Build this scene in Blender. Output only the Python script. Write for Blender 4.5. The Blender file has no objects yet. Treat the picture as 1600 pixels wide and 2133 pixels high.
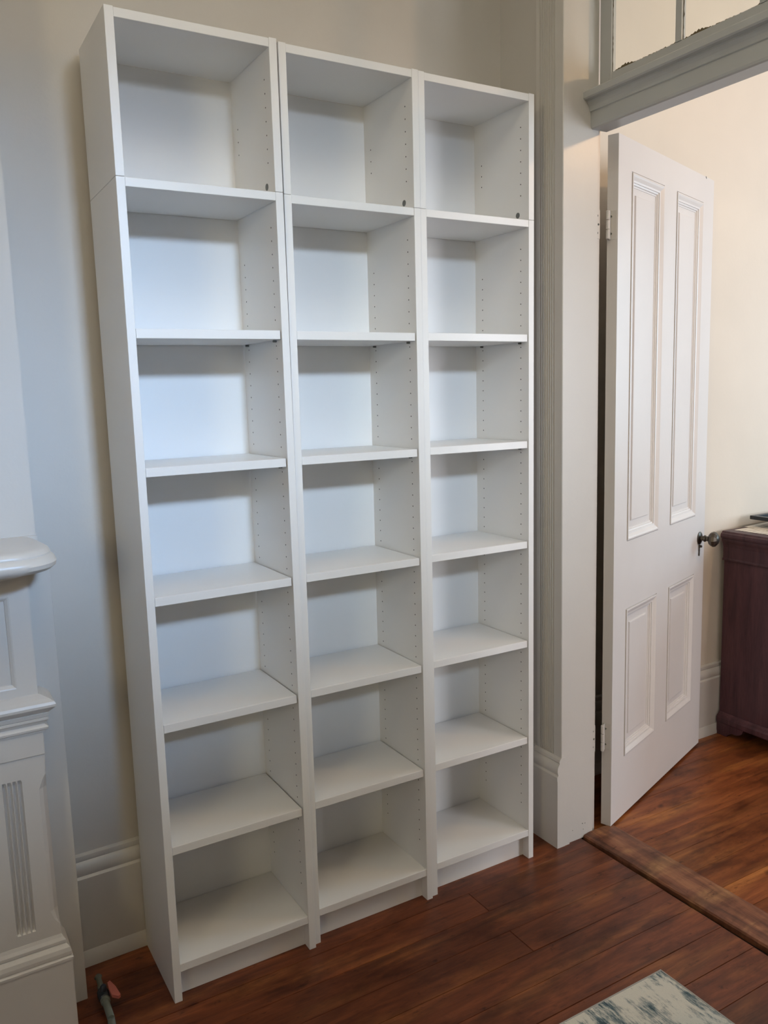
import bpy, bmesh, math, random
from mathutils import Vector, Matrix
random.seed(7)
C = bpy.context.scene.collection
S = bpy.context.scene
PI = math.pi

# ------------------------------------------------------------------ camera
cd = bpy.data.cameras.new('camera'); cam = bpy.data.objects.new('camera', cd); C.objects.link(cam)
cam.location = (-0.4754, -2.2231, 1.5362)
cam.rotation_euler = (1.4248, 0.0283, -0.5328)
cd.sensor_fit = 'VERTICAL'; cd.sensor_height = 24.0; cd.lens = 1728.98/2133*24.0
cd.clip_start = 0.02
S.camera = cam

# ------------------------------------------------------------------ world, lights, exposure
w = bpy.data.worlds.new('world'); S.world = w; w.use_nodes = True
w.node_tree.nodes['Background'].inputs[0].default_value = (0.62, 0.78, 1.0, 1)
w.node_tree.nodes['Background'].inputs[1].default_value = 0.2
S.view_settings.view_transform = 'Standard'; S.view_settings.look = 'None'
S.view_settings.gamma = 1.0; S.view_settings.use_curve_mapping = False
S.view_settings.exposure = 0.0

def area(name, loc, target, sx, sy, power, color, spread=180):
    l = bpy.data.lights.new(name, 'AREA'); l.shape = 'RECTANGLE'; l.size = sx; l.size_y = sy
    l.energy = power; l.color = color; l.spread = math.radians(spread)
    o = bpy.data.objects.new(name, l); C.objects.link(o); o.location = loc
    o.rotation_euler = (Vector(target)-Vector(loc)).to_track_quat('-Z', 'Y').to_euler()
    return o
def bulb(name, loc, power, color, r):
    l = bpy.data.lights.new(name, 'POINT'); l.energy = power; l.color = color; l.shadow_soft_size = r
    o = bpy.data.objects.new(name, l); C.objects.link(o); o.location = loc
    return o
area('sky_light', (0.50, -4.45, 2.98), (-0.35, 0, 1.36), 0.42, 0.26, 2.9, (0.42, 0.65, 1.0), 25)
area('sky_light', (0.50, -4.45, 2.98), (0.78, 0, 1.40), 0.42, 0.26, 2.05, (0.64, 0.81, 1.0), 25)
area('sky_light', (0.50, -4.45, 2.98), (0.30, 0, 2.10), 0.42, 0.26, 0.7, (0.72, 0.84, 1.0), 30)
area('left_cool_fill', (-3.1, -2.2, 1.9), (0.5, -0.5, 1.5), 1.2, 1.8, 9, (0.15, 0.45, 1.0))  # added cool fill from the left; wall_left has no window
area('left_warm_fill', (-3.1, -3.2, 2.2), (0.8, 0, 1.7), 0.8, 1.2, 7.0, (1.0, 0.84, 0.50), 70)  # added warm fill from the left, no lamp stands here
area('ceiling_bounce_fill', (-0.5, -2.4, 2.6), (-0.5, -2.4, 5), 0.4, 0.4, 20, (1.0, 0.66, 0.26), 170)  # added fill aimed at the ceiling for warm bounce, no fixture
area('ceiling_bounce_fill', (0.2, -1.8, 2.7), (0.2, -1.8, 5), 0.4, 0.4, 25, (1.0, 1.0, 0.92), 120)  # second added bounce fill, nearly white
area('next_window_light', (3.30, -3.85, 1.70), (2.2, 0, 1.2), 0.95, 1.6, 55, (0.93, 0.94, 1.0))
area('next_side_light', (5.0, -1.3, 1.75), (2.2, -0.2, 1.1), 0.95, 1.6, 48, (0.55, 0.80, 1.0))
bulb('next_lamp', (2.66, -1.57, 2.77), 27, (1.0, 0.62, 0.32), 0.06)

# ------------------------------------------------------------------ materials
def nodes(name, base, rough=0.5, spec=0.5, metal=0.0):
    m = bpy.data.materials.new(name); m.use_nodes = True
    b = m.node_tree.nodes['Principled BSDF']
    b.inputs['Base Color'].default_value = (*base, 1); b.inputs['Roughness'].default_value = rough
    b.inputs['Metallic'].default_value = metal; b.inputs['Specular IOR Level'].default_value = spec
    return m, m.node_tree, b
def N(nt, t, **kw):
    n = nt.nodes.new(t)
    for k, v in kw.items(): setattr(n, k, v)
    return n
def coords(nt, scale, gen='Object'):
    tc = N(nt, 'ShaderNodeTexCoord'); mp = N(nt, 'ShaderNodeMapping'); mp.inputs['Scale'].default_value = scale
    nt.links.new(tc.outputs[gen], mp.inputs[0]); return mp
def noise(nt, mp, sc, det=4, rough=0.6, dist=0.0):
    n = N(nt, 'ShaderNodeTexNoise'); n.inputs['Scale'].default_value = sc; n.inputs['Detail'].default_value = det
    n.inputs['Roughness'].default_value = rough; n.inputs['Distortion'].default_value = dist
    nt.links.new(mp.outputs[0], n.inputs['Vector']); return n
def ramp(nt, src, stops):
    r = N(nt, 'ShaderNodeValToRGB'); e = r.color_ramp.elements
    while len(e) < len(stops): e.new(0.5)
    for i, (p, c) in enumerate(stops): e[i].position = p; e[i].color = (*c, 1)
    nt.links.new(src, r.inputs[0]); return r
def paint(name, base, rough, bump=0.15, sc=60, var=0.03, spec=0.5):
    m, nt, b = nodes(name, base, rough, spec)
    mp = coords(nt, (1, 1, 1)); n = noise(nt, mp, 2.2, 3)
    lo = tuple(c*(1-var) for c in base); hi = tuple(min(1, c*(1+var)) for c in base)
    r = ramp(nt, n.outputs['Fac'], [(0.3, lo), (0.7, hi)]); nt.links.new(r.outputs[0], b.inputs['Base Color'])
    n2 = noise(nt, mp, sc, 4); bp = N(nt, 'ShaderNodeBump'); bp.inputs['Strength'].default_value = bump
    bp.inputs['Distance'].default_value = 0.002
    nt.links.new(n2.outputs['Fac'], bp.inputs['Height']); nt.links.new(bp.outputs[0], b.inputs['Normal'])
    return m
M = {}
M['wall'] = paint('wall_paint', (0.58, 0.555, 0.52), 0.55, 0.25, 45)
M['wall2'] = paint('next_room_paint', (0.74, 0.68, 0.59), 0.7, 0.2, 45)
M['ceil'] = paint('ceiling_paint', (0.6, 0.58, 0.54), 0.8)
M['trim'] = paint('trim_gloss_paint', (0.62, 0.60, 0.57), 0.32, 0.2, 30)
M['trimgrey'] = paint('transom_grey_paint', (0.47, 0.48, 0.475), 0.38, 0.2, 30)
M['door'] = paint('door_paint', (0.72, 0.695, 0.68), 0.35, 0.2, 30)
M['foil'] = paint('white_foil', (0.80, 0.795, 0.785), 0.36, 0.04, 200, 0.008)
M['foilback'] = paint('white_back_board', (0.84, 0.84, 0.84), 0.45, 0.03, 200, 0.008)
M['hole'] = nodes('peg_hole_dark', (0.03, 0.03, 0.03), 0.8)[0]
M['cap'] = nodes('grey_plastic', (0.13, 0.135, 0.13), 0.5)[0]
M['gap'] = nodes('floor_gap_dark', (0.012, 0.006, 0.004), 0.9)[0]
M['brass'] = nodes('aged_dark_brass', (0.09, 0.075, 0.06), 0.38, 0.5, 0.85)[0]
M['putty'] = nodes('old_putty', (0.13, 0.10, 0.05), 0.8)[0]
M['blackframe'] = nodes('black_lacquer', (0.012, 0.016, 0.024), 0.35)[0]
M['greenbox'] = nodes('dark_green_card', (0.01, 0.035, 0.028), 0.6)[0]
M['redhandle'] = nodes('faded_red_handle', (0.45, 0.13, 0.10), 0.5)[0]
M['oldmetal'] = paint('dull_painted_pipe', (0.12, 0.135, 0.115), 0.6, 0.6, 80, 0.5)

def wood(name, dark, mid, light, rough, ax=0, stains=True, coat=0.2, fine=26):
    m, nt, b = nodes(name, mid, rough)
    sc = (1.0, 9.0, 9.0) if ax == 0 else ((9.0, 1.0, 9.0) if ax == 1 else (9.0, 9.0, 1.0))
    tc = N(nt, 'ShaderNodeTexCoord'); oi = N(nt, 'ShaderNodeObjectInfo')
    ad = N(nt, 'ShaderNodeVectorMath', operation='ADD'); ml = N(nt, 'ShaderNodeMath', operation='MULTIPLY'); ml.inputs[1].default_value = 37.0
    nt.links.new(oi.outputs['Random'], ml.inputs[0]); cb = N(nt, 'ShaderNodeCombineXYZ')
    for i in range(3): nt.links.new(ml.outputs[0], cb.inputs[i])
    nt.links.new(tc.outputs['Object'], ad.inputs[0]); nt.links.new(cb.outputs[0], ad.inputs[1])
    mp = N(nt, 'ShaderNodeMapping'); mp.inputs['Scale'].default_value = sc; nt.links.new(ad.outputs[0], mp.inputs[0])
    g = noise(nt, mp, 3.2, 7, 0.62, 0.7)
    r = ramp(nt, g.outputs['Fac'], [(0.30, dark), (0.50, mid), (0.74, light)])
    f = noise(nt, mp, fine, 3, 0.6)
    mx = N(nt, 'ShaderNodeMix', data_type='RGBA', blend_type='MULTIPLY'); mx.inputs[0].default_value = 0.28
    rf = ramp(nt, f.outputs['Fac'], [(0.35, (0.5, 0.45, 0.45)), (0.6, (1, 1, 1))])
    nt.links.new(r.outputs[0], mx.inputs[6]); nt.links.new(rf.outputs[0], mx.inputs[7]); last = mx.outputs[2]
    # board to board variation
    hv = N(nt, 'ShaderNodeHueSaturation'); mr = N(nt, 'ShaderNodeMapRange')
    mr.inputs['To Min'].default_value = 0.78; mr.inputs['To Max'].default_value = 1.2
    nt.links.new(oi.outputs['Random'], mr.inputs['Value']); nt.links.new(mr.outputs[0], hv.inputs['Value'])
    nt.links.new(last, hv.inputs['Color']); last = hv.outputs[0]
    if stains:
        mp2 = coords(nt, (1.0, 2.2, 1.0)); s = noise(nt, mp2, 4.5, 5, 0.65)
        rs = ramp(nt, s.outputs['Fac'], [(0.36, (0.40, 0.36, 0.36)), (0.52, (1, 1, 1))])
        m2 = N(nt, 'ShaderNodeMix', data_type='RGBA', blend_type='MULTIPLY'); m2.inputs[0].default_value = 0.75
        nt.links.new(last, m2.inputs[6]); nt.links.new(rs.outputs[0], m2.inputs[7]); last = m2.outputs[2]
        # knots
        v = N(nt, 'ShaderNodeTexVoronoi'); mp3 = coords(nt, (1.0, 1.6, 1.0)); v.inputs['Scale'].default_value = 3.1
        dn = noise(nt, mp3, 9, 3); vm = N(nt, 'ShaderNodeVectorMath', operation='MULTIPLY_ADD')
        vm.inputs[1].default_value = (0.06, 0.06, 0.06)
        nt.links.new(dn.outputs['Color'], vm.inputs[0]); nt.links.new(mp3.outputs[0], vm.inputs[2]); nt.links.new(vm.outputs[0], v.inputs['Vector'])
        rk = ramp(nt, v.outputs['Distance'], [(0.03, (0.25, 0.2, 0.2)), (0.085, (1, 1, 1))])
        m3 = N(nt, 'ShaderNodeMix', data_type='RGBA', blend_type='MULTIPLY'); m3.inputs[0].default_value = 0.8
        nt.links.new(last, m3.inputs[6]); nt.links.new(rk.outputs[0], m3.inputs[7]); last = m3.outputs[2]
    if stains:
        mp4 = coords(nt, (1.0, 2.6, 1.0)); s4 = noise(nt, mp4, 15, 4, 0.7, 0.3)
        r4 = ramp(nt, s4.outputs['Fac'], [(0.30, (0.32, 0.28, 0.28)), (0.39, (1, 1, 1))])
        m4 = N(nt, 'ShaderNodeMix', data_type='RGBA', blend_type='MULTIPLY'); m4.inputs[0].default_value = 0.8
        nt.links.new(last, m4.inputs[6]); nt.links.new(r4.outputs[0], m4.inputs[7]); last = m4.outputs[2]
        mp5 = coords(nt, (0.9, 5.0, 1.0)); s5 = noise(nt, mp5, 2.4, 3, 0.5, 0.2)
        r5 = ramp(nt, s5.outputs['Fac'], [(0.52, (0, 0, 0)), (0.68, (1, 1, 1))])
        m5 = N(nt, 'ShaderNodeMix', data_type='RGBA', blend_type='MULTIPLY')
        nt.links.new(r5.outputs[0], m5.inputs[0]); nt.links.new(last, m5.inputs[6]); m5.inputs[7].default_value = (1.45, 1.75, 1.5, 1)
        last = m5.outputs[2]
    nt.links.new(last, b.inputs['Base Color'])
    bp = N(nt, 'ShaderNodeBump'); bp.inputs['Strength'].default_value = 0.25; bp.inputs['Distance'].default_value = 0.002
    nt.links.new(g.outputs['Fac'], bp.inputs['Height']); nt.links.new(bp.outputs[0], b.inputs['Normal'])
    b.inputs['Coat Weight'].default_value = coat*0.4; b.inputs['Coat Roughness'].default_value = 0.25; b.inputs['Specular IOR Level'].default_value = 0.3
    return m
M['floor'] = wood('pine_floorboards', (0.088, 0.025, 0.011), (0.155, 0.044, 0.017), (0.26, 0.078, 0.028), 0.38)
M['floor2'] = wood('pine_floorboards_next', (0.13, 0.036, 0.013), (0.22, 0.064, 0.020), (0.33, 0.105, 0.031), 0.34)
M['sill'] = wood('worn_threshold_wood', (0.075, 0.030, 0.018), (0.18, 0.070, 0.036), (0.32, 0.14, 0.065), 0.5, 1)
M['mahogany'] = wood('dark_mahogany', (0.056, 0.025, 0.031), (0.086, 0.037, 0.046), (0.120, 0.052, 0.060), 0.42, 2, False, 0.25)
# sheets of paper with printed lines
m, nt, b = nodes('printed_paper', (0.8, 0.75, 0.66), 0.6)
mp = coords(nt, (6, 60, 1)); n = noise(nt, mp, 1.6, 2); r = ramp(nt, n.outputs['Fac'], [(0.40, (0.50, 0.45, 0.38)), (0.47, (0.82, 0.77, 0.68))])
nt.links.new(r.outputs[0], b.inputs['Base Color']); M['paper'] = m
# rug
m, nt, b = nodes('distressed_rug', (0.5, 0.48, 0.42), 0.95, 0.1)
mp = coords(nt, (1.0, 0.16, 1.0)); a = noise(nt, mp, 60, 7, 0.82); mp2 = coords(nt, (1.0, 0.7, 1.0)); bg = noise(nt, mp2, 7.5, 5, 0.7, 0.4)
sm = N(nt, 'ShaderNodeMath', operation='ADD'); nt.links.new(a.outputs['Fac'], sm.inputs[0]); nt.links.new(bg.outputs['Fac'], sm.inputs[1])
hf = N(nt, 'ShaderNodeMath', operation='MULTIPLY'); hf.inputs[1].default_value = 0.5; nt.links.new(sm.outputs[0], hf.inputs[0])
r = ramp(nt, hf.outputs[0], [(0.40, (0.05, 0.085, 0.11)), (0.45, (0.17, 0.225, 0.24)), (0.482, (0.44, 0.45, 0.42)), (0.52, (0.72, 0.70, 0.62))])
nt.links.new(r.outputs[0], b.inputs['Base Color'])
fn = noise(nt, coords(nt, (1, 1, 1)), 420, 2); bp = N(nt, 'ShaderNodeBump'); bp.inputs['Strength'].default_value = 0.6; bp.inputs['Distance'].default_value = 0.003
nt.links.new(fn.outputs['Fac'], bp.inputs['Height']); nt.links.new(bp.outputs[0], b.inputs['Normal']); M['rug'] = m
M['rugedge'] = paint('rug_binding', (0.40, 0.39, 0.36), 0.9, 0.8, 300, 0.1)
# clear glass that lets light through
m = bpy.data.materials.new('old_window_glass'); m.use_nodes = True; nt = m.node_tree; nt.nodes.clear()
o = N(nt, 'ShaderNodeOutputMaterial'); tr = N(nt, 'ShaderNodeBsdfTransparent'); gl = N(nt, 'ShaderNodeBsdfGlossy'); gl.inputs['Roughness'].default_value = 0.03
lw = N(nt, 'ShaderNodeLayerWeight'); lw.inputs['Blend'].default_value = 0.5; pw = N(nt, 'ShaderNodeMath', operation='POWER'); pw.inputs[1].default_value = 4.0
fr = N(nt, 'ShaderNodeMath', operation='MULTIPLY_ADD'); fr.inputs[1].default_value = 0.6; fr.inputs[2].default_value = 0.02; mx = N(nt, 'ShaderNodeMixShader')
nt.links.new(lw.outputs['Facing'], pw.inputs[0]); nt.links.new(pw.outputs[0], fr.inputs[0])
tr.inputs[0].default_value = (0.95, 0.96, 0.94, 1)
nt.links.new(fr.outputs[0], mx.inputs[0]); nt.links.new(tr.outputs[0], mx.inputs[1]); nt.links.new(gl.outputs[0], mx.inputs[2]); nt.links.new(mx.outputs[0], o.inputs[0])
M['glass'] = m

# ------------------------------------------------------------------ mesh helpers
def box(bm, x0, x1, y0, y1, z0, z1):
    v = [bm.verts.new((x, y, z)) for z in (z0, z1) for x, y in ((x0, y0), (x1, y0), (x1, y1), (x0, y1))]
    for f in ((0, 3, 2, 1), (4, 5, 6, 7), (0, 1, 5, 4), (1, 2, 6, 5), (2, 3, 7, 6), (3, 0, 4, 7)):
        bm.faces.new([v[i] for i in f])
def loft(bm, loops, cap=True, close=True):
    vs = [[bm.verts.new(p) for p in L] for L in loops]
    n = len(vs[0])
    for a, b in zip(vs, vs[1:]):
        for i in range(n if close else n-1):
            j = (i+1) % n; bm.faces.new((a[i], a[j], b[j], b[i]))
    if cap:
        bm.faces.new(vs[0][::-1]); bm.faces.new(vs[-1])
def prism(bm, poly, axis, a, b):
    # polygon of two coordinates swept along axis from a to b
    def P(p, t):
        return (t, p[0], p[1]) if axis == 0 else ((p[0], t, p[1]) if axis == 1 else (p[0], p[1], t))
    loft(bm, [[P(p, a) for p in poly], [P(p, b) for p in poly]])
def lathe(bm, prof, origin, direction, n=20):
    d = Vector(direction).normalized(); u = d.orthogonal().normalized(); v = d.cross(u)
    loops = []
    for t, r in prof:
        c = Vector(origin)+d*t
        loops.append([c+(u*math.cos(k*2*PI/n)+v*math.sin(k*2*PI/n))*max(r, 1e-4) for k in range(n)])
    loft(bm, loops)
def obj(name, bm, mat, parent=None, bevel=0.0, smooth=False, seg=1, **props):
    bmesh.ops.recalc_face_normals(bm, faces=bm.faces)
    if bevel:
        bmesh.ops.bevel(bm, geom=[e for e in bm.edges if len(e.link_faces) == 2 and e.calc_face_angle(0) > 0.5], offset=bevel, segments=seg, affect='EDGES', profile=0.6)
    if smooth:
        for f in bm.faces: f.smooth = True
    me = bpy.data.meshes.new(name); bm.to_mesh(me); bm.free()
    if smooth:
        me.set_sharp_from_angle(angle=math.radians(35))
    me.materials.append(M[mat]); o = bpy.data.objects.new(name, me); C.objects.link(o)
    if parent: o.parent = parent
    for k, v in props.items(): o[k] = v
    return o
def bx(name, mat, x0, x1, y0, y1, z0, z1, parent=None, bevel=0.0, **props):
    bm = bmesh.new(); box(bm, x0, x1, y0, y1, z0, z1); return obj(name, bm, mat, parent, bevel, **props)
def thing(name, label, cat, loc, rot=(0, 0, 0), **props):
    o = bpy.data.objects.new(name, None); C.objects.link(o); o.location = loc; o.rotation_euler = rot
    o.empty_display_size = 0.1; o['label'] = label; o['category'] = cat
    for k, v in props.items(): o[k] = v
    return o
def st(name, bm, mat, parent=None, bevel=0.0, smooth=False):
    return obj(name, bm, mat, parent, bevel, smooth, **({} if parent else {'kind': 'structure'}))
def empty_st(name, loc=(0, 0, 0), rot=(0, 0, 0)):
    o = bpy.data.objects.new(name, None); C.objects.link(o); o.location = loc; o.rotation_euler = rot; o['kind'] = 'structure'; return o

# ------------------------------------------------------------------ room shell
SL = 0.02                      # the back wall runs very slightly out of square
def yw(x): return 0.019 + SL*x  # its face
CH = 3.5
XL, YF = -3.2, -4.6
# back wall of this room
bm = bmesh.new(); prism(bm, [(XL, yw(XL)), (1.34, yw(1.34)), (1.34, 0.2), (XL, 0.2)], 2, 0, CH); st('wall_back', bm, 'wall')
bm = bmesh.new(); box(bm, XL-0.1, XL, YF-0.1, 0.2, 0, CH); st('wall_left', bm, 'wall')
# front wall with a tall window opening
bm = bmesh.new()
WX0, WX1, WZ0, WZ1 = -0.05, 1.1, 0.7, 3.2
box(bm, XL, WX0, YF-0.1, YF, 0, CH); box(bm, WX1, 1.34, YF-0.1, YF, 0, CH); box(bm, WX0, WX1, YF-0.1, YF, 0, WZ0); box(bm, WX0, WX1, YF-0.1, YF, WZ1, CH)
st('wall_front', bm, 'wall')
bm = bmesh.new(); box(bm, XL-0.1, 5.3, YF-0.1, 0.3, CH, CH+0.08); st('ceiling', bm, 'ceil')
def sash(name, x0, x1, y0, y1, z0, z1, along):
    e = empty_st(name)
    bm = bmesh.new()
    if along == 0:
        box(bm, x0, x0+.05, y0, y1, z0, z1); box(bm, x1-.05, x1, y0, y1, z0, z1); box(bm, x0+.05, x1-.05, y0, y1, z0, z0+.06); box(bm, x0+.05, x1-.05, y0, y1, z1-.06, z1)
        box(bm, x0+.05, x1-.05, y0, y1, (z0+z1)/2-.02, (z0+z1)/2+.02)
    else:
        box(bm, x0, x1, y0, y0+.05, z0, z1); box(bm, x0, x1, y1-.05, y1, z0, z1); box(bm, x0, x1, y0+.05, y1-.05, z0, z0+.06); box(bm, x0, x1, y0+.05, y1-.05, z1-.06, z1)
        box(bm, x0, x1, y0+.05, y1-.05, (z0+z1)/2-.02, (z0+z1)/2+.02)
    obj('window_frame', bm, 'trim', e)
    for a, b in ((z0+.06, (z0+z1)/2-.02), ((z0+z1)/2+.02, z1-.06)):
        if along == 0: bx('pane', 'glass', x0+.05, x1-.05, (y0+y1)/2-.002, (y0+y1)/2+.002, a, b, e)
        else: bx('pane', 'glass', (x0+x1)/2-.002, (x0+x1)/2+.002, y0+.05, y1-.05, a, b, e)
sash('window_2', WX0, WX1, YF-.07, YF-.03, WZ0, WZ1, 0)

# right wall between the rooms: x 1.335 .. 1.50, doorway y -1.15 .. -0.25
XW0, XW1 = 1.335, 1.488
DY0, DY1 = -1.16, -0.262
bm = bmesh.new()
box(bm, XW0, XW1, -0.243, 0.2, 0, CH)
box(bm, XW0, XW1, YF-0.1, DY0-0.012, 0, CH)
box(bm, XW0, XW1, DY0-0.012, -0.25, 3.05, CH)
st('wall_right', bm, 'wall')
# next room
X2 = 5.2
bm = bmesh.new(); box(bm, XW1, X2+.1, 0.078, 0.2, 0, CH); st('wall_far', bm, 'wall2')
bm = bmesh.new(); box(bm, X2, X2+.1, -4.1, -1.9, 0, CH); box(bm, X2, X2+.1, -0.7, 0.078, 0, CH); box(bm, X2, X2+.1, -1.9, -0.7, 0, .8); box(bm, X2, X2+.1, -1.9, -0.7, 2.7, CH)
st('wall_east', bm, 'wall2'); sash('window_4', X2+.03, X2+.07, -1.9, -0.7, .8, 2.7, 1)
bm = bmesh.new(); box(bm, XW1, 2.70, -4.1, -4.0, 0, CH); box(bm, 3.90, X2, -4.1, -4.0, 0, CH); box(bm, 2.70, 3.90, -4.1, -4.0, 0, .8); box(bm, 2.70, 3.90, -4.1, -4.0, 2.7, CH)
st('wall_south', bm, 'wall2'); sash('window_3', 2.70, 3.90, -4.07, -4.03, .8, 2.7, 0)

# ------------------------------------------------------------------ floor: sub floor and separate boards
fl = bx('floor', 'gap', XL-.1, X2+.1, YF-.1, 0.2, -0.06, -0.012, kind='structure')
PW = 0.1035
def plank(x0, x1, y0, y1, mat):
    g = 0.0007
    bm = bmesh.new(); t = random.uniform(-0.0006, 0.0004)
    a, b, c, d = x0+g, x1-g, y0+g, y1-g; e = 0.0005
    loft(bm, [[(a, c, -0.012), (b, c, -0.012), (b, d, -0.012), (a, d, -0.012)],
              [(a, c, t-0.0012), (b, c, t-0.0012), (b, d, t-0.0012), (a, d, t-0.0012)],
              [(a+e, c+e, t), (b-e, c+e, t), (b-e, d-e, t), (a+e, d-e, t)]])
    return obj('plank', bm, mat, fl)
JOINT = {1: 0.905, 3: 0.898}
k = -4
while True:
    y1 = -0.2040 - PW*(k-1+0) - 0; y0 = y1 - PW; k += 1
    if y1 < YF+0.2: break
    if y0 > yw(0): continue
    y1c = min(y1, 0.035)
    row = round((-0.3075-y1)/PW)+1     # row 1 lies between -0.3075 and -0.411
    cuts = [XL]
    j = JOINT.get(row)
    if j is None: j = random.Random(row*13+5).uniform(-2.2, -0.6) if -2 < row < 9 else random.Random(row*7).uniform(-1.8, 1.2)
    cuts += [j, 1.414]
    for a, b in zip(cuts, cuts[1:]): plank(a, b, y0, y1c, 'floor')
k = 0; y1 = 0.1225
while y1 > -3.95:
    y0 = y1-PW
    c = random.Random(k*3+1).uniform(2.2, 4.2)
    for a, b in ((1.56 if y1 < -0.19 else 1.49, c), (c, X2)): plank(a, b, y0, min(y1, 0.078), 'floor2')
    y1 = y0; k += 1

# ------------------------------------------------------------------ baseboards (profile: projection d, height z)
BB = [(0, 0), (.030, 0), (.030, .010), (.0225, .042), (.021, .044), (.021, .236), (.0225, .244), (.0225, .252), (.017, .258), (.0185, .262), (.021, .272), (.0195, .285), (.014, .294), (.010, .297), (.012, .302), (.011, .312), (.004, .316), (0, .316)]
bm = bmesh.new()
loft(bm, [[(x, yw(x)-d, z) for d, z in BB] for x in (-0.3, 1.335)])
st('baseboard_back', bm, 'trim', None, 0, True)
bm = bmesh.new(); loft(bm, [[(x, 0.078-d, z) for d, z in BB] for x in (1.50, X2)]); st('baseboard_far', bm, 'trim', None, 0, True)
bm = bmesh.new(); loft(bm, [[(XW0-d, y, z) for d, z in BB] for y in (yw(1.33), -0.145)]); st('baseboard_right', bm, 'trim', None, 0, True)

# ------------------------------------------------------------------ doorway casing, jamb, transom bar, transom window
e = empty_st('trim_1')       # fluted casing of the doorway
bm = bmesh.new()
y0, y1 = -0.268, -0.148
pts = [(1.345, y1), (1.318, y1), (1.318, -0.158)]
nf = 7; f0, f1 = -0.162, -0.234; wd = (f0-f1)/nf
for i in range(nf):
    a = f0-wd*i
    pts += [(1.318, a), (1.3225, a-wd*0.12), (1.3265, a-wd*0.30), (1.3265, a-wd*0.50), (1.3225, a-wd*0.68), (1.318, a-wd*0.80)]
pts += [(1.318, y0+.002), (1.320, y0), (1.356, y0), (1.356, -0.25), (1.345, -0.25)]
prism(bm, pts, 2, 0.296, 3.05); obj('casing_board', bm, 'trim', e)
bm = bmesh.new()
PB = [(0, 0), (.034, 0), (.034, .236), (.0355, .244), (.0355, .252), (.030, .258), (.0315, .262), (.034, .272), (.032, .285), (.027, .294), (.024, .297), (.026, .302), (.024, .310), (.017, .316), (0, .316)]
loft(bm, [[(1.335-d, y, z) for d, z in PB] for y in (-0.140, -0.269)]); box(bm, 1.335, 1.356, -0.268, -0.25, 0, .2955)
obj('plinth_block', bm, 'trim', e, 0, True)
# casing on the near side of the opening
bm = bmesh.new(); box(bm, 1.318, 1.356, DY0-.13, DY0+.006, 0, 3.05); st('trim_2', bm, 'trim', None, 0.002)
bm = bmesh.new(); box(bm, 1.316, 1.345, DY0-.15, -0.14, 3.05, 3.2); st('trim_3', bm, 'trim', None, 0.003)
# jamb lining with the rebate where the door closes
e = empty_st('trim_4')
bm = bmesh.new()
prism(bm, [(1.357, -0.2502), (1.357, -0.262), (1.466, -0.262), (1.468, -0.260), (1.468, -0.247), (1.489, -0.247), (1.490, -0.246), (1.490, -0.243), (1.4882, -0.243), (1.357, -0.243)][::-1], 2, 0, 3.05)
obj('hinge_jamb', bm, 'trim', e)
bx('jamb_lining', 'trim', 1.357, 1.488, DY0-.012, DY0, 0, 3.05, e)
bx('head_lining', 'trim', 1.357, 1.488, DY0, -0.262, 3.03, 3.05, e)
# small nail marks low on the jamb
bm = bmesh.new()
for (x, z, r) in ((1.420, .052, .0022), (1.432, .050, .0018), (1.424, .030, .0015), (1.375, .040, .0014), (1.477, .345, .0), (1.481, .062, .0)):
    if r: lathe(bm, [(0, r), (.0006, r*.8)], (x, -0.262, z), (0, -1, 0), 8)
obj('nail_hole', bm, 'cap', e, kind='stuff')
# outer casing of the next room
bm = bmesh.new(); box(bm, 1.4885, 1.506, -0.225, -0.12, 0, 3.05); st('trim_5', bm, 'trim', None, 0.002)
bm = bmesh.new(); box(bm, 1.4885, 1.506, DY0-.13, DY0-.008, 0, 3.05); st('trim_6', bm, 'trim', None, 0.002)
# transom bar (profile in x,z) with moulded nosing
bm = bmesh.new()
pr = [(1.500, 2.300), (1.441, 2.300), (1.436, 2.303), (1.434, 2.309), (1.434, 2.348), (1.430, 2.350), (1.429, 2.356), (1.427, 2.363), (1.423, 2.369), (1.419, 2.373), (1.419, 2.378), (1.407, 2.380), (1.403, 2.384), (1.403, 2.400), (1.407, 2.404), (1.452, 2.408), (1.500, 2.408)]
prism(bm, pr, 1, DY0, -0.2622); st('trim_7', bm, 'trimgrey')
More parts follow.
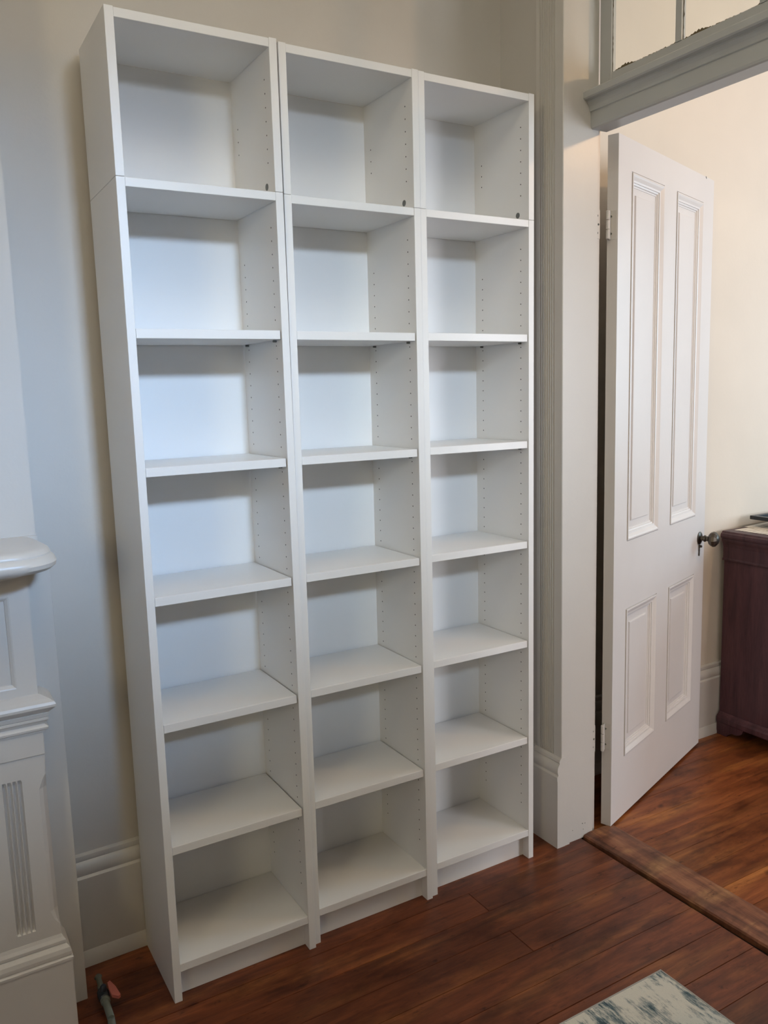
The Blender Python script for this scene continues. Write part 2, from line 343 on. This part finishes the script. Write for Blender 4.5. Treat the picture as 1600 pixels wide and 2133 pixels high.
# transom window: sash with three panes
e = empty_st('window_1')
gy = [(-0.310, -0.548), (-0.568, -0.806), (-0.826, -1.064)]
GZ0, GZ1 = 2.452, 2.93
bm = bmesh.new()
box(bm, 1.468, 1.4875, -0.310, -0.2635, 2.408, 3.03)
box(bm, 1.468, 1.4875, DY0, -1.064, 2.408, 3.03)
box(bm, 1.468, 1.4875, -1.064, -0.310, 2.408, GZ0)
box(bm, 1.468, 1.4875, -1.064, -0.310, GZ1, 3.03)
obj('window_frame', bm, 'trimgrey', e, 0.0015)
for (a, b), (c, d) in zip(gy, gy[1:]):
    bm = bmesh.new(); prism(bm, [(1.466, b), (1.466, c), (1.474, c-.0), (1.487, c+.004), (1.487, b-.004), (1.474, b)][::-1], 2, GZ0, GZ1)
    obj('muntin', bm, 'trimgrey', e)
for a, b in gy:
    p = bx('pane', 'glass', 1.4740, 1.4770, b, a, GZ0, GZ1, e)
    # ragged old paint and putty round the edge of each pane
    rr = random.Random(int(-a*1000))
    bm = bmesh.new(); n = 60
    for side in range(3):
        prev = None
        for i in range(n+1):
            t = i/n; h = 0.0016+abs(rr.gauss(0, 0.0012))
            if side == 0:
                q0 = (1.4732, a+(b-a)*t, GZ0); h += 0.007*math.exp(-((t-.22)/.10)**2)*(1+.4*math.sin(i*2.1))+.007*math.exp(-((t-1)/.03)**2)
                q1 = (1.4732, a+(b-a)*t, GZ0+h)
            elif side == 1:
                q0 = (1.4732, a, GZ0+(GZ1-GZ0)*t); q1 = (1.4732, a-h*.9, GZ0+(GZ1-GZ0)*t)
            else:
                q0 = (1.4732, b, GZ0+(GZ1-GZ0)*t); q1 = (1.4732, b+h*1.1, GZ0+(GZ1-GZ0)*t)
            cur = (bm.verts.new(q0), bm.verts.new(q1))
            if prev: bm.faces.new((prev[0], cur[0], cur[1], prev[1]))
            prev = cur
    obj('putty', bm, 'putty', p)

# worn threshold between the rooms
bm = bmesh.new()
prof = [(1.424, -0.012), (1.423, 0.004), (1.427, 0.009), (1.450, 0.013), (1.520, 0.013), (1.552, 0.007), (1.566, 0.001), (1.566, -0.012)]
loops = []
rr = random.Random(3); n = 44
for i in range(n+1):
    y = -0.2635-(1.155-.2635)*i/n
    loops.append([(x+(rr.uniform(-.0012, .0012) if i not in (0, n) else 0)-0.012*(i/n)*(-1), y, z+(rr.uniform(-.0008, .0008) if z > .01 else 0)) for x, z in prof])
loft(bm, loops); obj('threshold', bm, 'sill', None, 0, True, label='worn dark brown wooden threshold strip lying across the open doorway', category='threshold')

# ------------------------------------------------------------------ panelled door standing open into the next room
ang = math.radians(19.57)
DW, DH, DT = 0.863, 2.290, 0.036
dr = empty_st('door_1', (1.540, -0.275, 0.010), (0, 0, ang))
# local: x along the leaf, y = 0 is the face towards the camera, +y behind
XS = [0, .100, .372, .484, .752, DW]; ZS = [0, .219, .757, .993, 2.194, DH]
bm = bmesh.new()
box(bm, 0, XS[1], 0, DT, 0, DH); box(bm, XS[4], DW, 0, DT, 0, DH)
for a, b in ((ZS[0], ZS[1]), (ZS[2], ZS[3]), (ZS[4], ZS[5])): box(bm, XS[1], XS[4], 0, DT, a, b)
box(bm, XS[2], XS[3], 0, DT, ZS[1], ZS[2]); box(bm, XS[2], XS[3], 0, DT, ZS[3], ZS[4])
obj('door_frame', bm, 'door', dr)
def rings(bm, x0, x1, z0, z1, prof, cap):
    loops = []
    for ins, d in prof:
        loops.append([(x0+ins, d, z0+ins), (x1-ins, d, z0+ins), (x1-ins, d, z1-ins), (x0+ins, d, z1-ins)])
    vs = [[bm.verts.new(p) for p in L] for L in loops]
    for a, b in zip(vs, vs[1:]):
        for i in range(4):
            j = (i+1) % 4; bm.faces.new((a[i], a[j], b[j], b[i]))
    if cap: bm.faces.new(vs[-1])
for x0, x1 in ((XS[1], XS[2]), (XS[3], XS[4])):
    for z0, z1 in ((ZS[1], ZS[2]), (ZS[3], ZS[4])):
        for s in (0, 1):
            F = (lambda d: d) if s == 0 else (lambda d: DT-d)
            bm = bmesh.new()
            rings(bm, x0, x1, z0, z1, [(0, F(0)), (.0005, F(.004)), (.003, F(.004)), (.0035, F(-.003)), (.008, F(-.0035)), (.013, F(-.001)), (.022, F(.005)), (.028, F(.006)), (.0285, F(.009)), (.034, F(.0105)), (.035, F(.014)), (.040, F(.0145)), (.041, F(.017))], False)
            obj('panel_moulding', bm, 'door', dr)
        bm = bmesh.new()
        for F in ((lambda d: d), (lambda d: DT-d)):
            rings(bm, x0, x1, z0, z1, [(.040, F(.0165)), (.062, F(.0165)), (.064, F(.0125)), (.066, F(.0118))], True)
        obj('panel', bm, 'door', dr)
# knob, rose, key
kn = obj('knob', (lambda bm: (lathe(bm, [(0, .011), (.018, .010), (.020, .014), (.026, .013), (.028, .010), (.038, .011), (.040, .020), (.046, .0275), (.056, .031), (.066, .0285), (.074, .019), (.077, .010), (.078, .002)], (.806, 0, .895), (0, -1, 0), 10), bm)[1])(bmesh.new()), 'brass', dr)
obj('rosette', (lambda bm: (lathe(bm, [(0, .026), (.003, .026), (.006, .021), (.008, .012)], (.806, 0, .895), (0, -1, 0), 24), bm)[1])(bmesh.new()), 'brass', dr, 0, True)
bm = bmesh.new(); lathe(bm, [(0, .005), (.012, .005), (.013, .0035)], (.802, 0, .862), (0, -1, 0), 10)
prism(bm, [(.799, .868), (.805, .868), (.8065, .858), (.804, .852), (.806, .845), (.804, .838), (.8055, .830), (.803, .824), (.801, .822), (.798, .825), (.797, .832), (.7985, .840), (.797, .848), (.7985, .856)], 1, -0.004, -0.0005)
obj('keyhole_cover', bm, 'brass', dr)
bm = bmesh.new(); prism(bm, [(.770, 2.288), (.777, 2.283), (.779, 2.2875), (.772, 2.2915)], 1, -.0008, .002); obj('paint_chip', bm, 'oldmetal', dr)
# hinges between jamb rebate and door edge
for z0, z1 in ((1.985, 2.072), (.288, .382)):
    bm = bmesh.new()
    box(bm, -0.0014, 0.0004, .004, .034, z0-.01, z1-.01); box(bm, -.020, -.0010, DT-.013, DT-.011, z0-.01, z1-.01)              # leaf on the edge of the door
    n = 3; h = (z1-z0)/n
    obj_h = obj('hinge', bm, 'trim', dr)
    bm = bmesh.new()
    for i in range(n): lathe(bm, [(0, .0045), (.0015, .0058), (h-.003, .0058), (h-.0015, .0045)], (-.0200, DT-.012, z0-.01+i*h), (0, 0, 1), 12)
    obj('hinge_barrel', bm, 'trim', obj_h, 0, True)
    bm = bmesh.new()
    for t in (.2, .5, .8): lathe(bm, [(0, .0035), (.0012, .003)], (-.0014, .022+(.006 if t == .5 else 0), z0-.01+(z1-z0)*t), (-1, 0, 0), 10)
    obj('screw', bm, 'oldmetal', obj_h, kind='stuff')
    bm = bmesh.new(); box(bm, 1.4695, 1.4895, -0.2488, -0.2468, z0, z1)
    hp = obj('hinge_leaf', bm, 'trim', e if False else bpy.data.objects['trim_4'], 0.0004)
    bm = bmesh.new()
    for t in (.2, .5, .8): lathe(bm, [(0, .0035), (.0010, .003)], (1.478+(.005 if t == .5 else 0), -0.2488, z0+(z1-z0)*t), (0, -1, 0), 10)
    obj('screw', bm, 'oldmetal', hp, kind='stuff')

# ------------------------------------------------------------------ bookcases
W, DPT, TH = 0.400, 0.272, 0.020
ZJ = 2.020; ZT = 2.371
SHELVES = [1.690, 1.371, 1.060, 0.741, 0.420]
def holes(bm, zs, y, xl, xr):
    for z in zs:
        lathe(bm, [(0, .0020), (.0003, .0018)], (xr, y, z), (-1, 0, 0), 8)
        lathe(bm, [(0, .0020), (.0003, .0018)], (xl, y, z), (1, 0, 0), 8)
def frange(a, b, s):
    r = []
    while a < b: r.append(a); a += s
    return r
def bookcase(loc, tilt, label):
    t = thing('bookcase', label, 'bookcase', loc, (0, tilt, 0), group='tall narrow white bookcases against the wall')
    f, b = 0.0, DPT                                                 # local y: 0 is the front edge
    bv = 0.0008
    for x in (0, W-TH): bx('side_panel', 'foil', x, x+TH, f, b, 0, ZJ-.0004, t, bv)
    bx('top_panel', 'foil', TH, W-TH, f+.001, b-.010, ZJ-.0205, ZJ-.0005, t, bv)
    for z in SHELVES: bx('shelf', 'foil', TH+.0012, W-TH-.0030, f+.003, b-.014, z-.0215, z, t, bv)
    bx('bottom_shelf', 'foil', TH, W-TH, f+.001, b-.010, .080, .1015, t, bv)
    bx('plinth', 'foil', TH, W-TH, f+.030, f+.046, .0, .080, t, bv)
    bx('back_panel', 'foilback', TH, W-TH, b-.009, b-.005, .0, ZJ-.0205, t)
    bm = bmesh.new(); holes(bm, frange(.182, 1.95, .032), .037, TH, W-TH); holes(bm, frange(.182, 1.89, .032), .226, TH, W-TH)
    obj('peg_hole', bm, 'hole', t, kind='stuff')
    bm = bmesh.new()
    for z in SHELVES:
        for y in (.037, .226):
            lathe(bm, [(0, .0028), (.009, .0028)], (W-TH, y, z-.0245), (-1, 0, 0), 8); lathe(bm, [(0, .0028), (.009, .0028)], (TH, y, z-.0245), (1, 0, 0), 8)
    obj('shelf_pin', bm, 'cap', t, kind='stuff')
    return t
def extension(loc, tilt, label):
    t = thing('bookcase_extension', label, 'bookcase', loc, (0, tilt, 0), group='open top boxes on the bookcases')
    h = ZT-ZJ; b = DPT; bv = 0.0008
    for x in (0, W-TH): bx('side_panel', 'foil', x, x+TH, 0, b, 0.0004, h, t, bv)
    bx('top_panel', 'foil', TH, W-TH, .001, b-.010, h-.0215, h-.0015, t, bv)
    bx('back_panel', 'foilback', TH, W-TH, b-.009, b-.005, 0.0004, h-.0215, t)
    bm = bmesh.new(); holes(bm, frange(.075, .285, .032), .037, TH, W-TH); holes(bm, frange(.139, .21, .032), .226, TH, W-TH)
    obj('peg_hole', bm, 'hole', t, kind='stuff')
    bm = bmesh.new(); lathe(bm, [(0, .0085), (.001, .0082)], (W-TH, .050, .021), (-1, 0, 0), 16); obj('screw_cap', bm, 'cap', t)
    return t
POS = [(0.0, -0.280, 0.0, 0.0, 'leftmost'), (0.4004, -0.2677, 0.0, .0089, 'middle'), (0.8034, -0.2607, 0.0, .0100, 'right')]
LB = ['tall narrow white bookcase with empty shelves, nearest the fireplace mantel',
      'middle one of the three tall narrow white bookcases, between its two neighbours',
      'tall narrow white bookcase with empty shelves, nearest the doorway']
LE = ['open white extension box on top of the bookcase nearest the mantel',
      'open white extension box on top of the middle bookcase',
      'open white extension box on top of the bookcase nearest the doorway']
for (x, y, z, lean, _), lb, le in zip(POS, LB, LE):
    tilt = math.atan(lean/2.37)
    bookcase((x, y, z), tilt, lb)
    extension((x+lean*ZJ/2.37, y, z+ZJ), tilt, le)

# ------------------------------------------------------------------ chimney breast and mantel
bm = bmesh.new(); box(bm, -1.9, -0.212, -0.140, yw(-0.3), 1.0, CH); box(bm, -1.9, -0.212, -.136, yw(-.3), 0, 1.0); st('wall_chimney', bm, 'wall')
mt = thing('fireplace_mantel', 'white painted wooden fireplace mantel with fluted pilaster and rounded shelf', 'mantel', (-0.32, -0.14, 0))
def mp_(name, bm, bevel=0, smooth=False, parent=None, mat='trim'):
    for v in bm.verts: v.co -= Vector((-0.32, -0.14, 0))
    return obj(name, bm, mat, parent or mt, bevel, smooth)
# back board against the breast
bm = bmesh.new(); box(bm, -1.78, -0.188, -0.147, -0.141, 0.006, 1.165); mp_('back_board', bm, .001)
# pilaster: lower shaft with chamfered corners and flutes
xr, xl, yf = -0.245, -0.395, -0.217
bm = bmesh.new()
fx0, fx1 = -0.343, -0.299
def shaft(z, ch, fl):
    c = .019*ch
    p = [(xr, -0.147), (xr, yf+c), (xr-c*.5, yf+c*.35), (xr-c, yf)]
    nfl = 4; wd = (fx1-fx0)/nfl
    for i in range(nfl):
        a = fx1-wd*i
        for t, d in ((.02, 0), (.22, .8), (.45, 1), (.68, .8), (.88, 0)): p.append((a-wd*t, yf+.0085*d*fl))
    p += [(xl+c, yf), (xl+c*.5, yf+c*.35), (xl, yf+c), (xl, -0.147)]
    return [(x, y, z) for x, y in p]
zz = [(.19, 0, 0), (.280, 0, 0), (.284, .2, .5), (.294, .55, 1), (.318, 1, 1), (.630, 1, 1), (.652, .55, 1), (.658, .4, .6), (.664, .2, 0), (.715, 0, 0)]
loft(bm, [shaft(*a) for a in zz]); mp_('pilaster', bm)
# neck block under the capital
bm = bmesh.new(); box(bm, xl-.001, xr+.001, yf-.004, -0.147, .715, .770); mp_('neck_block', bm, .0012)
# capital: stacked mitred mouldings
def stack(bm, prof, x0, x1, y):
    loft(bm, [[(x0-o, -0.147, z), (x1+o, -0.147, z), (x1+o, y-o, z), (x0-o, y-o, z)][::-1] for o, z in prof])
bm = bmesh.new()
stack(bm, [(.000, .768), (.006, .770), (.007, .775), (.012, .778), (.013, .783), (.009, .787), (.005, .790), (.010, .797), (.014, .801), (.014, .806), (.012, .807), (.014, .809), (.016, .818), (.014, .819), (.016, .821), (.024, .828), (.030, .834), (.031, .840), (.028, .846), (.018, .853), (.003, .860), (.0, .862)], xl, xr, yf)
mp_('capital', bm)
# upper pilaster with a sunk panel
bm = bmesh.new()
uy = yf+.002
px0, px1, pz0, pz1 = -0.350, -0.290, .882, 1.098
box(bm, xl, px0, uy, -0.147, .860, 1.160); box(bm, px1, xr-.002, uy, -0.147, .860, 1.160); box(bm, px0, px1, uy, -0.147, .860, pz0); box(bm, px0, px1, uy, -0.147, pz1, 1.160)
for v in bm.verts: pass
mp_('upper_pilaster', bm)
bm = bmesh.new()
vs = []
for ins, d in ((0, 0), (.003, .001), (.009, .006), (.010, .009)):
    vs.append([bm.verts.new(p) for p in ((px0+ins, uy+d, pz0+ins), (px1-ins, uy+d, pz0+ins), (px1-ins, uy+d, pz1-ins), (px0+ins, uy+d, pz1-ins))])
for a, b in zip(vs, vs[1:]):
    for i in range(4): bm.faces.new((a[i], a[(i+1) % 4], b[(i+1) % 4], b[i]))
bm.faces.new(vs[-1]); mp_('sunk_panel', bm)
# plinth with moulded cap
bm = bmesh.new()
stack(bm, [(.018, .004), (.018, .190), (.021, .191), (.021, .197), (.019, .199), (.016, .200), (.018, .204), (.0185, .212), (.016, .222), (.010, .229), (.007, .231), (.009, .233), (.009, .240), (.004, .247), (.001, .254)], xl, xr, yf)
mp_('plinth', bm)
# frieze between the pilasters, off frame to the left
bm = bmesh.new(); box(bm, -1.575, xl, -0.200, -0.147, .86, 1.160); mp_('frieze', bm, .001)
bm = bmesh.new(); box(bm, -1.725, -1.575, -.217, -.147, .004, 1.160); mp_('pilaster', bm, .002)
# mantel shelf with rounded end and swelling front
def outline(o):
    P = []
    R = .085
    x1 = -0.190-0.004+o; yb = -0.147; yfm = -0.385-o
    P.append((-1.77-o, yb)); P.append((-1.77-o, yfm+R))
    for k in range(1, 7):
        a = PI+ k/6*PI/2; P.append((-1.77-o+R+R*math.cos(a), yfm+R+R*math.sin(a)))
    P.append((-0.9, yfm))
    cx, cy = x1-R, yfm+R
    for k in range(0, 11):
        a = -PI/2 + k/10*PI/2*1.0
        P.append((cx+R*math.cos(a), cy+R*math.sin(a)))
    P.append((x1-.004, -0.24)); P.append((x1-.012, -0.18)); P.append((x1-.018, yb))
    return P
bm = bmesh.new()
loft(bm, [[(x, y, z) for x, y in outline(o)] for o, z in ((-.050, 1.160), (-.048, 1.166), (-.030, 1.168), (-.010, 1.173), (-.002, 1.181), (0, 1.190), (-.003, 1.199), (-.008, 1.204), (-.010, 1.206), (-.010, 1.210), (-.014, 1.217), (-.020, 1.221), (-.030, 1.2225))])
mp_('shelf', bm, 0, True)
bm = bmesh.new(); box(bm, -1.78, -0.210, -0.150, -0.1405, 1.160, 1.2215); mp_('shelf_back', bm)

# gas valve by the mantel
gv = thing('gas_valve', 'small old gas valve with faded red lever on the floor beside the mantel', 'valve', (-0.155, -0.21, 0))
def g_(name, bm, mat, smooth=True):
    for v in bm.verts: v.co -= Vector((-0.155, -0.21, 0))
    return obj(name, bm, mat, gv, 0, smooth)
bm = bmesh.new(); lathe(bm, [(0, .016), (.004, .016), (.006, .010), (.030, .0085)], (-0.157, -0.285, 0.0), (0.0, 0.25, 1), 14); lathe(bm, [(0, .009), (.055, .009), (.057, .012), (.066, .012)], (-0.157, -0.278, .028), (0, 1, .10), 14); g_('pipe', bm, 'oldmetal')
bm = bmesh.new(); lathe(bm, [(0, .008), (.006, .0135), (.020, .015), (.034, .0135), (.040, .008)], (-0.157, -0.215, .034), (0, 1, .1), 14); lathe(bm, [(0, .009), (.014, .008), (.018, .005)], (-0.157, -0.195, .045), (0.1, 0, 1), 12); g_('valve_body', bm, 'blackframe')
bm = bmesh.new(); lathe(bm, [(0, .009), (.010, .0095), (.012, .007), (.036, .0065), (.040, .010), (.046, .006)], (-0.157, -0.176, .038), (0, 1, .25), 12); g_('spout', bm, 'oldmetal')
bm = bmesh.new(); prism(bm, [(-.141, -.222), (-.128, -.236), (-.122, -.232), (-.126, -.196), (-.134, -.166), (-.141, -.170), (-.143, -.196)], 2, .040, .048); g_('lever', bm, 'redhandle', False)

# ------------------------------------------------------------------ rug
rg = thing('rug', 'cream and blue distressed rug lying flat on the dark floorboards', 'rug', (0.3, -1.9, 0.0005))
bm = bmesh.new()
def rr_(x0, x1, y0, y1, z): return [(x0, y0, z), (x1, y0, z), (x1, y1, z), (x0, y1, z)]
X0, X1, Y0, Y1 = -1.3-.3, 1.124-.3, -3.3+1.9, -0.860+1.9
loft(bm, [rr_(X0+.004, X1-.004, Y0+.004, Y1-.004, 0), rr_(X0+.004, X1-.004, Y0+.004, Y1-.004, .0075)]); obj('pile', bm, 'rug', rg)
bm = bmesh.new()
for a, b, c, d in ((X0, X1, Y1-.005, Y1), (X0, X1, Y0, Y0+.005), (X0, X0+.005, Y0+.005, Y1-.005), (X1-.005, X1, Y0+.005, Y1-.005)): box(bm, a, b, c, d, 0, .0082)
obj('binding', bm, 'rugedge', rg, .001)

# ------------------------------------------------------------------ chest in the next room
ch = thing('chest_of_drawers', 'dark mahogany chest of drawers against the far wall beyond the open door', 'chest', (2.53, 0.05, 0))
HX, HY = 1.05, 0.58            # width, depth; local x right, -y towards the viewer
def outl(o, z): return [(-o, 0, z), (HX+o, 0, z), (HX+o, -HY-o, z), (-o, -HY-o, z)][::-1]
bm = bmesh.new(); loft(bm, [outl(o, z) for o, z in ((.000, .775), (.010, .777), (.012, .783), (.006, .789), (.006, .835), (.010, .850), (.017, .862), (.019, .868), (.019, .874), (.026, .877), (.028, .884), (.026, .894), (.020, .898), (.016, .904), (.010, .905))]); obj('top', bm, 'mahogany', ch)
bm = bmesh.new(); box(bm, 0, HX, -HY+.02, 0, .095, .775); obj('body', bm, 'mahogany', ch, .002)
bm = bmesh.new(); loft(bm, [outl(o, z) for o, z in ((.016, .055), (.018, .060), (.018, .078), (.014, .086), (.006, .092), (.002, .100))]); obj('base_moulding', bm, 'mahogany', ch)
for i, (a, b) in enumerate(((.11, .32), (.33, .54), (.55, .76))):
    d = bx('drawer', 'mahogany', .02, HX-.02, -HY-.004, -HY+.02, a, b, ch, .002)
    for x in (.25, .80):
        bm = bmesh.new(); lathe(bm, [(0, .008), (.012, .008), (.016, .018), (.026, .016), (.030, .006)], (x, -HY-.004, (a+b)/2), (0, -1, 0), 14)
        obj('knob', bm, 'brass', d, 0, True)
def foot(xs, flip):
    bm = bmesh.new(); s = flip
    y0 = 0 if s > 0 else -HY-.014
    pts = [(y0, 0), (y0-s*.050, 0), (y0-s*.058, .010), (y0-s*.075, .022), (y0-s*.100, .022), (y0-s*.118, .030), (y0-s*.128, .042), (y0-s*.132, .055), (y0, .055)]
    prism(bm, pts, 0, xs, xs+.022)
    obj('foot', bm, 'mahogany', ch)
for xs in (-.014, HX-.008):
    foot(xs, 1); foot(xs, -1)
# papers, black frame and green box on the chest
pp = thing('printed_papers', 'loose cream printed sheets spread on the dark chest top', 'papers', (2.60, -0.20, .9055))
for i, (dx, dy, rz, z) in enumerate(((0.0, 0.0, .03, 0), (.06, -.03, -.06, .0012), (.10, .02, .08, .0024))):
    bm = bmesh.new(); box(bm, -.035, .40, -.24, .225, 0, .0009)
    bmesh.ops.rotate(bm, verts=bm.verts, cent=(0, 0, 0), matrix=Matrix.Rotation(rz, 3, 'Z')); bmesh.ops.translate(bm, verts=bm.verts, vec=(dx, dy, z))
    obj('sheet', bm, 'paper', pp)
gb = bx('storage_box', 'greenbox', 2.80, 3.02, -0.16, 0.02, .9095, .939, None, .002, label='low dark green box under the black frame on the chest', category='box')
bf = thing('picture_frame', 'black frame lying flat on the green box above the chest', 'frame', (2.672, -0.20, .9395), (0, 0, 0))
bm = bmesh.new()
fx1_, fy1_ = .34, .235
box(bm, 0, fx1_, 0, .022, 0, .016); box(bm, 0, fx1_, fy1_-.022, fy1_, 0, .016); box(bm, 0, .022, .022, fy1_-.022, 0, .016); box(bm, fx1_-.022, fx1_, .022, fy1_-.022, 0, .016)
obj('frame_border', bm, 'blackframe', bf, .001); bx('backing', 'greenbox', .022, fx1_-.022, .022, fy1_-.022, .002, .006, bf)
